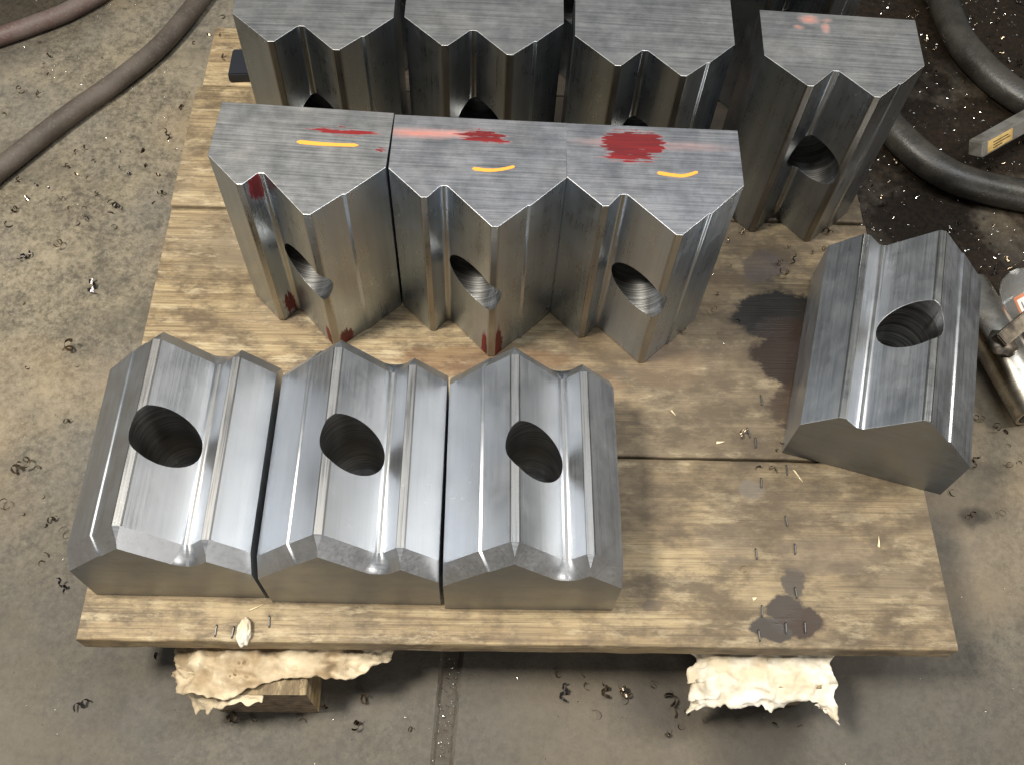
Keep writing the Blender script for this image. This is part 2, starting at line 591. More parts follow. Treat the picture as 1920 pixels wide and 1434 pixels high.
def profile(kind, rise, cut, fil):
    """open zig-zag path from the right shoulder to the left shoulder, with a role per segment.
    rise = (shoulders, tips, valley) added to the measured heights"""
    a, us, vs, uv, vv, ub, vb, c_, w, L = PROF[kind]
    rs, b, v, s_, ls = (w, c_ + rise[0]), (ub, vb + rise[1]), (uv, vv + rise[2]), (us, vs + rise[1]), (0, a + rise[0])
    pts, roles, fl = [rs], [], ['A']
    cur = ['A']

    def add(p, role='face'):
        pts.append(p)
        roles.append(role)
        fl.append(cur[0])

    def off(p, q, t, d):
        n = (q[1] - p[1], -(q[0] - p[0]))
        ln = math.hypot(*n)
        m_ = lerp(p, q, t)
        return (m_[0] + n[0] / ln * d, m_[1] + n[1] / ln * d)
    # long flank: the lower part stands 1.6 mm proud, with a rounded little ledge between
    ll = math.hypot(b[0] - rs[0], b[1] - rs[1])
    st = .0016
    add(off(rs, b, .52, st))
    for k in range(1, 6):
        t = k / 5
        e = st * (1 - (3 * t * t - 2 * t ** 3))
        add(off(rs, b, .52 + t * .0030 / ll, e), 'valley')
    sw = .0020
    add(along(b, rs, cut + sw))
    add(along(b, rs, cut), 'strip')
    cur[0] = 'B'
    add(along(b, v, cut), 'tip')
    add(along(b, v, cut + sw), 'strip')
    cur[0] = 'V'
    q0, q1 = along(v, b, fil), along(v, s_, fil)
    r_ = fil * .36
    for j, (c0, c1, c2) in enumerate(((along(q0, b, r_), q0, along(q0, q1, r_)), (along(q1, q0, r_), q1, along(q1, s_, r_)))):
        for k in range(6):
            t = k / 5
            add(lerp(lerp(c0, c1, t), lerp(c1, c2, t), t), 'valley' if k else ('strip' if j else 'face'))
    cur[0] = 'C'
    add(along(s_, v, cut + sw * .5))
    add(along(s_, v, cut), 'strip')
    cur[0] = 'D'
    add(along(s_, ls, cut), 'tip')
    add(along(s_, ls, cut + sw), 'strip')
    add(along(s_, ls, cut + .012))
    add(ls)
    return pts, roles, w, L, fl, (rs, b, v, s_, ls)


def inset(pts, roles, d, fl, keys):
    """the same path moved d into the metal; tips close up into a sharp ridge"""
    rs, b, v, s_, ls = keys

    def line(p, q):
        dx, dy = q[0] - p[0], q[1] - p[1]
        l_ = math.hypot(dx, dy)
        return ((p[0] - dy / l_ * d, p[1] + dx / l_ * d), (dx / l_, dy / l_))

    def hit(A, B):
        (p, u), (q, w_) = A, B
        den = u[0] * w_[1] - u[1] * w_[0]
        t = ((q[0] - p[0]) * w_[1] - (q[1] - p[1]) * w_[0]) / den
        return (p[0] + u[0] * t, p[1] + u[1] * t)
    FL = {'A': line(rs, b), 'B': line(b, v), 'C': line(v, s_), 'D': line(s_, ls)}
    apex = {'A': hit(FL['A'], FL['B']), 'C': hit(FL['C'], FL['D'])}
    apex['B'], apex['D'] = apex['A'], apex['C']
    tipline = {}
    for i, r in enumerate(roles):
        if r == 'tip':
            tipline[fl[i]] = tipline[fl[i + 1]] = line(pts[i], pts[i + 1])
    out = []
    n = len(pts)
    for i, p in enumerate(pts):
        f = fl[i]
        if i in (0, n - 1):
            out.append(hit(FL[f], (p, (0, 1))))
        elif f == 'V':
            a_, c_ = pts[i - 1], pts[i + 1]
            out.append(line((p[0], p[1]), (p[0] + c_[0] - a_[0], p[1] + c_[1] - a_[1]))[0])
        else:
            (o, u) = FL[f]
            q = (p[0] - u[1] * d, p[1] + u[0] * d)
            is_tip = (i < n - 1 and roles[i] == 'tip') or roles[i - 1] == 'tip'
            ap = apex[f]
            if is_tip:
                q = hit(FL[f], tipline[f])
            # never run past the ridge
            side = 1 if f in 'AC' else -1
            if ((q[0] - ap[0]) * u[0] + (q[1] - ap[1]) * u[1]) * side > 0:
                q = ap
            out.append(q)
    return out


def block_meshes(kind, chamfer):
    d, run = .0109, .015
    rise = (d * 1.414, d * 1.414, d - .0031) if chamfer else (0, .003, -.0026)
    cut = .0047 if chamfer else .0042
    pts, roles, w, L, fl, keys = profile(kind, rise, cut, .0044 if chamfer else .0044)
    if chamfer:
        dc = d * .68
        levels = [(0, d), (run * (1 - dc / d), dc), (run, 0), (L - run, 0), (L - run * (1 - dc / d), dc), (L, d)]
    else:
        levels = [(0, 0), (L, 0)]
    bm = bmesh.new()
    rings = []
    for z, dd in levels:
        P = inset(pts, roles, dd, fl, keys) if dd > 0 else pts
        ring = [(0, 0), (w, 0)] + list(P)
        rings.append([bm.verts.new((u - w / 2, -v, z)) for u, v in ring])
    n = len(rings[0])
    for ri, (a, b) in enumerate(zip(rings, rings[1:])):
        for k in range(n):
            try:
                f = bm.faces.new((a[k], a[(k + 1) % n], b[(k + 1) % n], b[k]))
            except ValueError:
                continue
            mi = 0
            val = 2 <= k < n - 1 and roles[k - 2] == 'valley'
            if chamfer and ri != 2 and 2 <= k < n - 1:
                mi = 5 if val else 3
            elif val:
                mi = 4
            elif 2 <= k < n - 1 and roles[k - 2] in ('tip', 'strip'):
                mi = 2
            f.material_index = mi
    for ring, fl in ((rings[0], True), (rings[-1], False)):
        f = bm.faces.new(ring[::-1] if fl else ring)
        f.material_index = 1
    bmesh.ops.remove_doubles(bm, verts=bm.verts, dist=2e-5)
    bmesh.ops.dissolve_degenerate(bm, edges=bm.edges, dist=1e-5)
    bmesh.ops.recalc_face_normals(bm, faces=bm.faces)
    me = bpy.data.meshes.new('block_raw')
    bm.to_mesh(me)
    bm.free()
    raw = link('block_raw', me)
    for _ in range(6):
        me.materials.append(bpy.data.materials.new('slot'))
    # stepped bore
    r1, r2, step = .0262, .0165, .018
    bm = bmesh.new()
    seg = 72
    prof = [(r2, -.05), (r2, step), (r1, step), (r1, .25)]
    rg = []
    for r_, v_ in prof:
        rg.append([bm.verts.new((r_ * math.cos(2 * math.pi * k / seg), -v_, L / 2 + r_ * math.sin(2 * math.pi * k / seg))) for k in range(seg)])
    for a, b in zip(rg, rg[1:]):
        for k in range(seg):
            bm.faces.new((a[k], a[(k + 1) % seg], b[(k + 1) % seg], b[k]))
    bm.faces.new(rg[0])
    bm.faces.new(rg[-1])
    cut_o = bm_obj('bore_cutter', bm)
    bo = raw.modifiers.new('bore', 'BOOLEAN')
    bo.operation, bo.object, bo.solver = 'DIFFERENCE', cut_o, 'EXACT'
    bv = raw.modifiers.new('bevel', 'BEVEL')
    bv.show_viewport = not chamfer
    bv.width, bv.segments, bv.limit_method, bv.angle_limit = .00045, 2, 'ANGLE', R(26)
    bv.use_clamp_overlap = False
    dg = bpy.context.evaluated_depsgraph_get()
    me2 = bpy.data.meshes.new_from_object(raw.evaluated_get(dg))
    bpy.data.objects.remove(raw)
    bpy.data.objects.remove(cut_o)
    out = []
    for want in (False, True):
        bm = bmesh.new()
        bm.from_mesh(me2)
        kill = []
        for f in bm.faces:
            ok = True
            for v_ in f.verts:
                rr = math.hypot(v_.co.x, v_.co.z - L / 2)
                if not (abs(rr - r1) < 2e-4 or abs(rr - r2) < 2e-4):
                    ok = False
            cc = f.calc_center_median()
            rc = math.hypot(cc.x, cc.z - L / 2)
            ok = ok and len(f.verts) < 20 and (abs(f.normal.y) < .5 or r2 < rc < r1)
            if ok != want:
                kill.append(f)
        bmesh.ops.delete(bm, geom=kill, context='FACES')
        me = bpy.data.meshes.new('bore' if want else 'steel_block')
        bm.to_mesh(me)
        bm.free()
        if want:
            for p in me.polygons:
                p.material_index = 0
            me.materials.clear()
            sharpen(me, 30)
        else:
            for p in me.polygons:
                p.use_smooth = p.material_index in (4, 5)
        out.append(me)
    return out


MESHES = {0: block_meshes(0, False), 1: block_meshes(1, False), 2: block_meshes(2, True), 3: block_meshes(3, False)}


def block(kind, x, y, yaw, pose, label, mats, group):
    body, bore = MESHES[kind]
    me = body.copy()
    o = link('steel_block', me)
    for mt in list(mats) + [mats[0], mats[3]]:
        me.materials.append(mt)
    L = PROF[kind][9]
    if pose == 'stand':
        o.location, o.rotation_euler = (x, y, .0004), (0, 0, yaw)
    else:
        o.rotation_euler = (R(-90), 0, yaw + (math.pi if pose == 'lie_turned' else 0))
        off = Vector((0, -L / 2, 0))
        off.rotate(Matrix.Rotation(o.rotation_euler.z, 3, 'Z'))
        o.location = (x + off.x, y + off.y, .0004)
    tag(o, label, 'steel block', group)
    if not bore.materials:
        bore.materials.append(BORE)
    b = bpy.data.objects.new('bore', bore)
    COL.objects.link(b)
    b.parent = o
    return o


G = 'notched steel blocks on the pallet'
RED = lambda n, base, r, **k: steel(n, base, r, 0, .2, .5, band=.92, **k)
endA = RED('end_red_flecks', (.53, .525, .515), .42, reds=[((.036, -.026, .2207), (.038, .0085, .05), .30), ((.073, -.046, .2207), (.008, .003, .05), .40)])
endB = RED('end_red_smear', (.53, .53, .55), .40, reds=[((.004, -.021, .2207), (.026, .0085, .05), .62)], haze=[((-.055, -.022, .2207), (.026, .0045, .05), .75), ((-.018, -.020, .2207), (.020, .0035, .05), .6)])
endC = RED('end_red_patch', (.53, .53, .55), .40, reds=[((-.034, -.021, .2207), (.014, .014, .05), .80), ((-.019, -.020, .2207), (.018, .015, .05), .85), ((-.004, -.021, .2207), (.014, .014, .05), .80), ((-.020, -.034, .2207), (.026, .010, .05), .62)], haze=[((.03, -.022, .2207), (.034, .004, .05), .35), ((-.05, -.022, .2207), (.016, .004, .05), .3)])
endD = RED('end_red_dabs', (.53, .52, .505), .42, haze=[((-.030, -.010, .2252), (.007, .004, .05), .9), ((-.041, -.022, .2252), (.004, .002, .05), .9), ((-.014, -.020, .2252), (.003, .005, .05), .8), ((-.012, -.009, .2252), (.004, .002, .05), .6)])
bodyA = steel('milled_steel_red_marks', (.46, .51, .565), .30, 2, .12, .22, reds=[((-.034, -.088, .206), (.0065, .009, .018), .82), ((.0105, -.125, .012), (.0065, .010, .017), .88), ((.029, -.118, .006), (.0055, .012, .016), .85), ((-.034, -.088, .02), (.006, .010, .022), .6)])
bodyB = steel('milled_steel_red_stripes', (.46, .51, .565), .30, 2, .12, .22, reds=[((.0105, -.125, .006), (.0042, .010, .030), .95), ((.0262, -.125, .008), (.0045, .010, .036), .95)])

bA = block(0, -.2058, .2775, .0106, 'stand', 'upright steel block with scattered red flecks and a straight orange stroke on top', [bodyA, endA, TIPSTAND, CHAM], G)
bB = block(0, -.0450, .2791, .0318, 'stand', 'upright steel block with streaky red smear on top, middle of the marked three', [bodyB, endB, TIPSTAND, CHAM], G)
bC = block(0, .1144, .2847, .0404, 'stand', 'upright steel block with big solid red paint patch on top', [BODY_STAND, endC, TIPSTAND, CHAM], G)
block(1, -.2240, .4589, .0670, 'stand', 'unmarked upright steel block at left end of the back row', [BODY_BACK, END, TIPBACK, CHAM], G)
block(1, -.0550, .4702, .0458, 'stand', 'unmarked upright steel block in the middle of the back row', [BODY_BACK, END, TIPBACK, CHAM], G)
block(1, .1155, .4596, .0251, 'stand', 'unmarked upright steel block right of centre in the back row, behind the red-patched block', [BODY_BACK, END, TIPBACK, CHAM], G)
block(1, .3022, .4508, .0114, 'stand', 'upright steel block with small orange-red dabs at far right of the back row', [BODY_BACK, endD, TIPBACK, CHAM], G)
block(1, -.1400, .6600, .03, 'stand', 'added unseen steel block darkening the gap of the two left back row blocks', [BODY_BACK, END, TIPBACK, CHAM], G)  # this block and the next are added to close the lit gaps
block(1, .0350, .6620, .04, 'stand', 'added unseen steel block darkening the gap of the two central back row blocks', [BODY_BACK, END, TIPBACK, CHAM], G)
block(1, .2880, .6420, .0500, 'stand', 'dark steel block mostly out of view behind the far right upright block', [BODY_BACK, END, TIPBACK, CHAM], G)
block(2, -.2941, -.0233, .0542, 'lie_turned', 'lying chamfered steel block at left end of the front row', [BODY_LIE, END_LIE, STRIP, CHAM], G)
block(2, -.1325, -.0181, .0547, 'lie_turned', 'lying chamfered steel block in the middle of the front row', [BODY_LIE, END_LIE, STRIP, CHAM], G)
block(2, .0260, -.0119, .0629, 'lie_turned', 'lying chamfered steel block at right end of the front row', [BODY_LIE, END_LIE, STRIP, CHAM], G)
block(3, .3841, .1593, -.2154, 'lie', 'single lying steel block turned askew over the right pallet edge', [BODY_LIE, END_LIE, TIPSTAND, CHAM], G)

ORANGE = NT('orange_paint_marker')
ORANGE.set(Base_Color=(.80, .33, .045), Roughness=.5)


def stroke(parent, pts, w, L):
    P = spline([(x, y, 0) for x, y in pts], 8)
    bm = bmesh.new()
    n = len(P)
    lo, hi = [], []
    for i, p in enumerate(P):
        d = (P[min(i + 1, n - 1)] - P[max(i - 1, 0)]).normalized()
        t = i / (n - 1)
        e = min(1, math.sqrt(max(0, min(t, 1 - t) * 14)) + .25)
        r = w * e * (1 + .10 * noise.noise(p * 300)) * (1.08 - .25 * t)
        q = Vector((-d.y, d.x, 0)) * r
        lo.append((p - q, p + q))
    for z in (L + .0001, L + .00028):
        hi.append([(bm.verts.new((a.x, a.y, z)), bm.verts.new((b.x, b.y, z))) for a, b in lo])
    for i in range(n - 1):
        a, b = hi
        bm.faces.new((b[i][0], b[i + 1][0], b[i + 1][1], b[i][1]))
        bm.faces.new((a[i][0], a[i][1], a[i + 1][1], a[i + 1][0]))
        bm.faces.new((a[i][0], a[i + 1][0], b[i + 1][0], b[i][0]))
        bm.faces.new((a[i][1], b[i][1], b[i + 1][1], a[i + 1][1]))
    bm_obj('paint_stroke', bm, ORANGE.m, parent)


stroke(bA, [(-.0036, -.0430), (.022, -.0438), (.0524, -.0425)], .0021, .2207)
stroke(bB, [(-.005, -.0609), (.010, -.0620), (.022, -.0600), (.033, -.0560)], .0018, .2207)
stroke(bC, [(.0018, -.0558), (.018, -.0580), (.028, -.0575), (.0390, -.0525)], .0019, .2207)

# ------------------------------------------------------------------ dark pad beside the back row
m = NT('dark_rubber')
m.set(Base_Color=(.012, .013, .018), Roughness=.5)
bm = bmesh.new()
q = [(-.381, .567), (-.330, .575), (-.330, .530), (-.378, .522)]
lo = [bm.verts.new((x, y, .0004)) for x, y in q]
hi = [bm.verts.new((x + .001, y, .014)) for x, y in q]
bm.faces.new(lo[::-1])
bm.faces.new(hi)
for k in range(4):
    bm.faces.new((lo[k], lo[(k + 1) % 4], hi[(k + 1) % 4], hi[k]))
bmesh.ops.bevel(bm, geom=bm.edges[:], offset=.0015, segments=2, affect='EDGES')
tag(bm_obj('rubber_pad', bm, m.m, None, 40), 'small black pad poking out beside the back left block', 'pad')

# ------------------------------------------------------------------ rags


def mat_rag(name, c1, c2):
    m = NT(name)
    n1 = m.noise(m.tc, 30, 5, .6)
    n2 = m.noise(m.tc, 600, 3, .6)
    col = m.mix(m.mr(n1, .38, .66), c1, c2)
    w = m.t.nodes.new('ShaderNodeTexWave')
    m.lk(m.tc, w.inputs[0])
    w.inputs['Scale'].default_value = 420
    m.set(Base_Color=col, Roughness=.95, Normal=m.bump(m.math('ADD', n2, m.math('MULTIPLY', w.outputs[1], .4)), .5, .0006), Specular_IOR_Level=.1)
    return m.m


def ridged(v, sc, seed):
    t, a = 0, 1
    for k in range(4):
        t += a * (1 - abs(noise.noise(v * sc + Vector((seed, seed * 2.3, k * 5.1)))) * 2.2)
        sc *= 1.9
        a *= .5
    return t / 1.9


def rag_sheet(name, nu, nv, pos, amp, seed, mat, thick, parent=None):
    """cloth sheet; pos(u, v) gives the base point, folds are pushed along the local normal"""
    P = [[Vector(pos(i / nu, j / nv)) for j in range(nv + 1)] for i in range(nu + 1)]
    bm = bmesh.new()
    V = []
    for i in range(nu + 1):
        row = []
        for j in range(nv + 1):
            p = P[i][j]
            du = P[min(i + 1, nu)][j] - P[max(i - 1, 0)][j]
            dv = P[i][min(j + 1, nv)] - P[i][max(j - 1, 0)]
            n = du.cross(dv)
            n = n.normalized() if n.length > 1e-9 else Vector((0, 0, 1))
            if n.z < 0:
                n = -n
            f = amp(i / nu, j / nv) * (ridged(Vector((p.x * 1.0, p.y * 1.8, p.z)), 34, seed) - .15)
            row.append(bm.verts.new(p + n * f))
        V.append(row)
    for i in range(nu):
        for j in range(nv):
            bm.faces.new((V[i][j], V[i + 1][j], V[i + 1][j + 1], V[i][j + 1]))
    o = bm_obj(name, bm, mat, parent, 80)
    so = o.modifiers.new('thickness', 'SOLIDIFY')
    so.thickness = thick
    so.offset = 1
    return o


RAG1 = mat_rag('oily_cotton', (.34, .25, .15), (.68, .57, .40))
RAG2 = mat_rag('white_cotton', (.62, .52, .37), (.88, .83, .72))


RAG_EDGE = [(-.300, -.184), (-.281, -.204), (-.238, -.207), (-.211, -.192), (-.190, -.184), (-.128, -.179), (-.115, -.168), (-.095, -.155)]


def ragl(u, v):
    # a wad laid across the left bearer, left end hanging, right end a thin flap under the board
    x = -.300 + u * .205
    for (xa, ya), (xb, yb_) in zip(RAG_EDGE, RAG_EDGE[1:]):
        if xa <= x <= xb + 1e-6:
            edge = ya + (yb_ - ya) * (x - xa) / (xb - xa)
    edge += .003 * noise.noise(Vector((u * 30, 1, 3)))
    yb = -.135 + .012 * u
    y = yb + (edge - yb) * v
    z = -.0395 - .004 * max(0, v - .55) - (.030 * (.13 - u) / .13 if u < .13 else 0) - (.016 * (u - .70) / .30 if u > .70 else 0)
    return (x, y, z)


rag1 = rag_sheet('rag', 110, 34, ragl, lambda u, v: .0115 * min(1, (v * 2.0) ** 1.6), 3.1, RAG1, .0012)
tag(rag1, 'crumpled tan cotton rag wedged between pallet and its left front bearer', 'rag')


def ragl2(u, v):
    x = -.292 + u * .085 + .016 * v * (1 - u)
    y0 = -.180 - .012 * u
    y = y0 - v * (.034 - .020 * u + .006 * noise.noise(Vector((u * 8, 4, 1))))
    z = -.046 - v * (.034 * max(0, 1 - u * 1.6) + .003)
    return (x, y, z)


rag_sheet('fold', 60, 26, ragl2, lambda u, v: .0065, 8.4, RAG1, .0012, rag1)
# little tuft pulled up over the board edge
bm = bmesh.new()
bmesh.ops.create_icosphere(bm, subdivisions=4, radius=1)
for v_ in bm.verts:
    d = v_.co.copy()
    k = 1 + .22 * noise.noise(d * 2.3) + .08 * noise.noise(d * 6)
    v_.co = Vector((-.2245 + d.x * .0062 * k * (1 - .25 * d.y), -.1540 + d.y * .0125 * k, .0045 + d.z * .0060 * k - max(0, -d.y - .4) * .012))
bm_obj('tuft', bm, RAG2, rag1, 180)


def ragr(u, v):
    # spread over the end of the right bearer, then hanging to the floor in front
    w = .130 + .022 * max(0, v - .55)
    x = .196 + u * w + .010 * (u - .5) * noise.noise(Vector((v * 7, 2, 5)))
    x += .006 * noise.noise(Vector((v * 11, u * 2, 9))) * (1 if u < .15 or u > .85 else .2)
    yb = -.095 + .009 * u
    jag = .016 * noise.noise(Vector((u * 4.5, 0, 2))) + .0025 * noise.noise(Vector((u * 31, 0, 4)))
    if u > .84:
        jag -= (u - .84) * .10
    L = .086 + jag * -1.0
    sft = v * L
    top = .066
    if sft < top:
        y, z = yb - sft, -.0400
    else:
        y, z = yb - top - (sft - top) * .75, -.0400 - (sft - top) * .80
    if u < .12:
        z -= (.12 - u) * .22 * v
    return (x, y, z)


rag2 = rag_sheet('rag', 90, 50, ragr, lambda u, v: (.0068 if v > .42 else .0068 * (v / .42) ** 2) + .010 * (max(0, v - .6) + max(0, .18 - u) * 3 + max(0, u - .82) * 3), 5.7, RAG2, .0014)
tag(rag2, 'white cotton rag draped over the right front bearer end', 'rag')

# ------------------------------------------------------------------ hoses


def mat_hose(name, c1, c2, rough):
    m = NT(name)
    n1 = m.noise(m.tc, 18, 5, .6)
    n2 = m.noise(m.tc, 260, 3, .6)
    col = m.mix(m.mr(n1, .4, .62), c1, c2)
    col = m.mix(m.mr(n2, .55, .75, 0, .5), col, tuple(c_ * 1.8 for c_ in c2))
    m.set(Base_Color=col, Roughness=m.mr(n1, .3, .7, rough - .08, rough + .1), Normal=m.bump(n2, .35, .0012))
    return m.m


def hose(pts, r, z, mat, label, group, ribs=0):
    bm = bmesh.new()
    P = spline([(x, y, zz + z) for x, y, zz in pts], 26)
    tube(bm, P, (lambda t: r * (1 + ribs * math.sin(t * 900))), 20)
    o = bm_obj('hose', bm, mat, None, 60)
    return tag(o, label, 'hose', group)


HOSE1 = mat_hose('grey_brown_hose', (.07, .055, .043), (.11, .088, .070), .6)
HOSE1b = mat_hose('reddish_hose', (.10, .062, .052), (.13, .10, .086), .6)
HOSE2 = mat_hose('black_rubber_hose', (.020, .018, .015), (.042, .037, .030), .38)
hose([(-.82, .27, .004), (-.719, .410, 0), (-.692, .456, 0), (-.635, .551, 0), (-.577, .636, 0), (-.535, .715, 0), (-.499, .834, 0), (-.47, .98, 0)], .0138, FZ + .0138, HOSE1, 'straight grey-brown hose running diagonally past the left of the pallet', 'hoses on the floor')
hose([(-.93, .60, 0), (-.809, .675, 0), (-.771, .698, 0), (-.733, .725, 0), (-.689, .761, 0), (-.642, .822, 0), (-.60, .92, 0)], .0128, FZ + .0128, HOSE1b, 'reddish brown hose crossing the top left corner', 'hoses on the floor')
hose([(.62, 1.15, 0), (.613, .962, 0), (.621, .913, 0), (.633, .832, 0), (.658, .773, 0), (.696, .723, 0), (.752, .684, 0), (.86, .65, 0)], .0215, FZ + .0215, HOSE2, 'thick black rubber hose curving down the top right corner', 'hoses on the floor')
hose([(.470, .80, 0), (.489, .686, 0), (.520, .616, 0), (.563, .567, 0), (.612, .543, 0), (.703, .528, 0), (.85, .52, 0)], .0215, FZ + .0215, HOSE2, 'thick black rubber hose emerging behind the far right upright block', 'hoses on the floor')

# ------------------------------------------------------------------ square bar with label
m = NT('dull_bar_steel')
n1 = m.noise(m.tc, 40, 5, .6)
m.set(Base_Color=m.mix(m.mr(n1, .4, .6), (.22, .20, .17), (.38, .36, .32)), Metallic=.7, Roughness=.5)
barm = m.m
bar = empty('square_bar', (.606, .586, FZ + .046), math.atan2(.103, .130))
bar.rotation_euler = (R(-30), R(4), bar.rotation_euler.z)
tag(bar, 'square steel bar with yellow tag resting on the black hose', 'bar')
bm = bmesh.new()
box(bm, (0, -.011, -.011), (.32, .011, .011))
bmesh.ops.bevel(bm, geom=bm.edges[:], offset=.0012, segments=2, affect='EDGES')
bm_obj('shank', bm, barm, bar, 40)
bm = bmesh.new()
box(bm, (-.0012, -.0095, -.0095), (.001, .0095, .0095))
bm_obj('end_cap', bm, barm, bar)
m = NT('yellow_tag')
n1 = m.noise(m.tc, 60, 4, .6)
m.set(Base_Color=m.mix(m.mr(n1, .4, .6), (.42, .27, .08), (.62, .43, .16)), Roughness=.6)
bm = bmesh.new()
box(bm, (.010, -.0119, -.0075), (.062, -.0108, .0085))
lab = bm_obj('tag', bm, m.m, bar)
m = NT('tag_print')
m.set(Base_Color=(.05, .035, .02), Roughness=.7)
for k, (z0, x1) in enumerate(((.0035, .052), (-.0005, .056), (-.0045, .040))):
    bm = bmesh.new()
    box(bm, (.020, -.0122, z0), (x1, -.0119, z0 + .0012))
    bm_obj('print_line', bm, m.m, lab)

# ------------------------------------------------------------------ steel tube tool
m = NT('polished_tube_steel')
n1 = m.noise(m.map((40, 40, 8)), 1, 5, .6)
n2 = m.noise(m.tc, 30, 5, .6)
col = m.mix(m.mr(n1, .35, .65), (.42, .37, .30), (.66, .62, .54))
col = m.mix(m.mr(n2, .56, .70, 0, .75), col, (.10, .075, .05))
m.set(Base_Color=col, Metallic=1.0, Roughness=m.mr(n2, .3, .7, .18, .38))
tubem = m.m
m = NT('blackened_bar_steel')
n1 = m.noise(m.tc, 50, 5, .6)
m.set(Base_Color=m.mix(m.mr(n1, .4, .65), (.05, .042, .034), (.20, .17, .13)), Metallic=.8, Roughness=.45)
hand = m.m
tool = empty('tube_wrench', (.585, .262, FZ))
tag(tool, 'steel tube with welded cross handle lying right of the askew block', 'tool')
bm = bmesh.new()
A, B = Vector((-.022, .105, .029)), Vector((.036, -.070, .029))
ax = (B - A).normalized()
side = ax.cross(Vector((0, 0, 1))).normalized()
up = side.cross(ax)
rg = []
for (t, r_) in ((0, .0225), (0, .0262), (.02, .0275), (.5, .0275), (.98, .0275), (1, .0265), (1, .0228), (.5, .0222), (0, .0225)):
    p = A + (B - A) * t
    rg.append([bm.verts.new(p + side * r_ * math.cos(2 * math.pi * k / 40) + up * r_ * math.sin(2 * math.pi * k / 40)) for k in range(40)])
for a, b in zip(rg, rg[1:]):
    for k in range(40):
        bm.faces.new((a[k], a[(k + 1) % 40], b[(k + 1) % 40], b[k]))
bm_obj('tube', bm, tubem, tool, 40)
bm = bmesh.new()
box(bm, (-.010, -.0085, -.0085), (.15, .0085, .0085))
bmesh.ops.bevel(bm, geom=bm.edges[:], offset=.0015, segments=2, affect='EDGES')
h = bm_obj('handle', bm, hand, tool, 40)
h.location = (-.008, .008, .064)
h.rotation_euler = (R(12), R(-3), math.atan2(.055, .062))
bm = bmesh.new()
bmesh.ops.create_icosphere(bm, subdivisions=3, radius=1)
for v_ in bm.verts:
    k = 1 + .25 * noise.noise(v_.co * 3)
    v_.co = Vector((v_.co.x * .019 * k - .006, v_.co.y * .017 * k + .006, v_.co.z * .008 * k + .056))
bm_obj('weld', bm, hand, tool, 180)

# ------------------------------------------------------------------ clear bottle with label
m = NT('clear_plastic')
m.set(Base_Color=(.93, .93, .90), Roughness=.12, IOR=1.45, Transmission_Weight=.9)
clear = m.m
bot = empty('plastic_bottle', (.662, .245, FZ + .0295), R(11))
tag(bot, 'clear plastic bottle with orange bordered label at the right edge', 'bottle')
bm = bmesh.new()
prof = [(.004, .152), (.014, .150), (.022, .144), (.027, .134), (.029, .120), (.029, .010), (.027, .0), (.018, -.004), (.003, -.005)]
rg = []
for r_, y_ in prof:
    rg.append([bm.verts.new((r_ * math.cos(2 * math.pi * k / 32), y_, r_ * math.sin(2 * math.pi * k / 32))) for k in range(32)])
for a, b in zip(rg, rg[1:]):
    for k in range(32):
        bm.faces.new((a[k], a[(k + 1) % 32], b[(k + 1) % 32], b[k]))
bm.faces.new(rg[0])
bm.faces.new(rg[-1])
bm_obj('bottle_body', bm, clear, bot, 50)


def wrap(name, r_, a0, a1, y0, y1, mat, parent):
    bm = bmesh.new()
    V = [[bm.verts.new((r_ * math.cos(R(a0 + (a1 - a0) * k / 16)), y, r_ * math.sin(R(a0 + (a1 - a0) * k / 16)))) for k in range(17)] for y in (y0, y1)]
    for k in range(16):
        bm.faces.new((V[0][k], V[0][k + 1], V[1][k + 1], V[1][k]))
    return bm_obj(name, bm, mat, parent, 60)


m = NT('orange_border')
m.set(Base_Color=(.55, .20, .10), Roughness=.5)
lab = wrap('label', .0294, 40, 158, .035, .108, m.m, bot)
m = NT('white_label')
m.set(Base_Color=(.80, .78, .74), Roughness=.55)
wrap('label_panel', .0297, 46, 152, .040, .103, m.m, lab)
m = NT('grey_print')
m.set(Base_Color=(.16, .15, .15), Roughness=.6)
for k in range(4):
    wrap('print_line', .0299, 142 - k * 10, 145 - k * 10, .055, .098 - (k % 2) * .012, m.m, lab)

# ------------------------------------------------------------------ chips


def chip_mesh(i):
    rnd = random.Random(100 + i)
    bm = bmesh.new()
    turns = rnd.choice((rnd.uniform(.3, .7), rnd.uniform(.7, 1.5), rnd.uniform(1.2, 1.9)))
    r0 = rnd.uniform(.0022, .0046)
    wd = rnd.uniform(.0009, .0019)
    pitch = rnd.uniform(.001, .006)
    n = 16
    prev = None
    for k in range(n + 1):
        t = k / n
        a = 2 * math.pi * turns * t
        r_ = r0 * (1 - .45 * t)
        p = Vector((r_ * math.cos(a), pitch * turns * t * 1.6, r_ * math.sin(a)))
        ww = wd * (1 - .6 * abs(2 * t - 1) ** 2)
        q = (bm.verts.new(p + Vector((0, -ww, 0))), bm.verts.new(p + Vector((0, ww, 0))))
        if prev:
            bm.faces.new((prev[0], prev[1], q[1], q[0]))
        prev = q
    tilt = Matrix.Rotation(rnd.uniform(.2, 1.5), 4, 'X') @ Matrix.Rotation(rnd.uniform(0, 6.3), 4, 'Y')
    bmesh.ops.transform(bm, matrix=tilt, verts=bm.verts)
    zmin = min(v_.co.z for v_ in bm.verts)
    cxm = sum((v_.co for v_ in bm.verts), Vector()) / len(bm.verts)
    for v_ in bm.verts:
        v_.co.z -= zmin
        v_.co.x -= cxm.x
        v_.co.y -= cxm.y
    bmesh.ops.recalc_face_normals(bm, faces=bm.faces)
    me = bpy.data.meshes.new('steel_chip')
    bm.to_mesh(me)
    bm.free()
    sharpen(me, 60)
    me.materials.append(CHIP[i % 3])
    return me


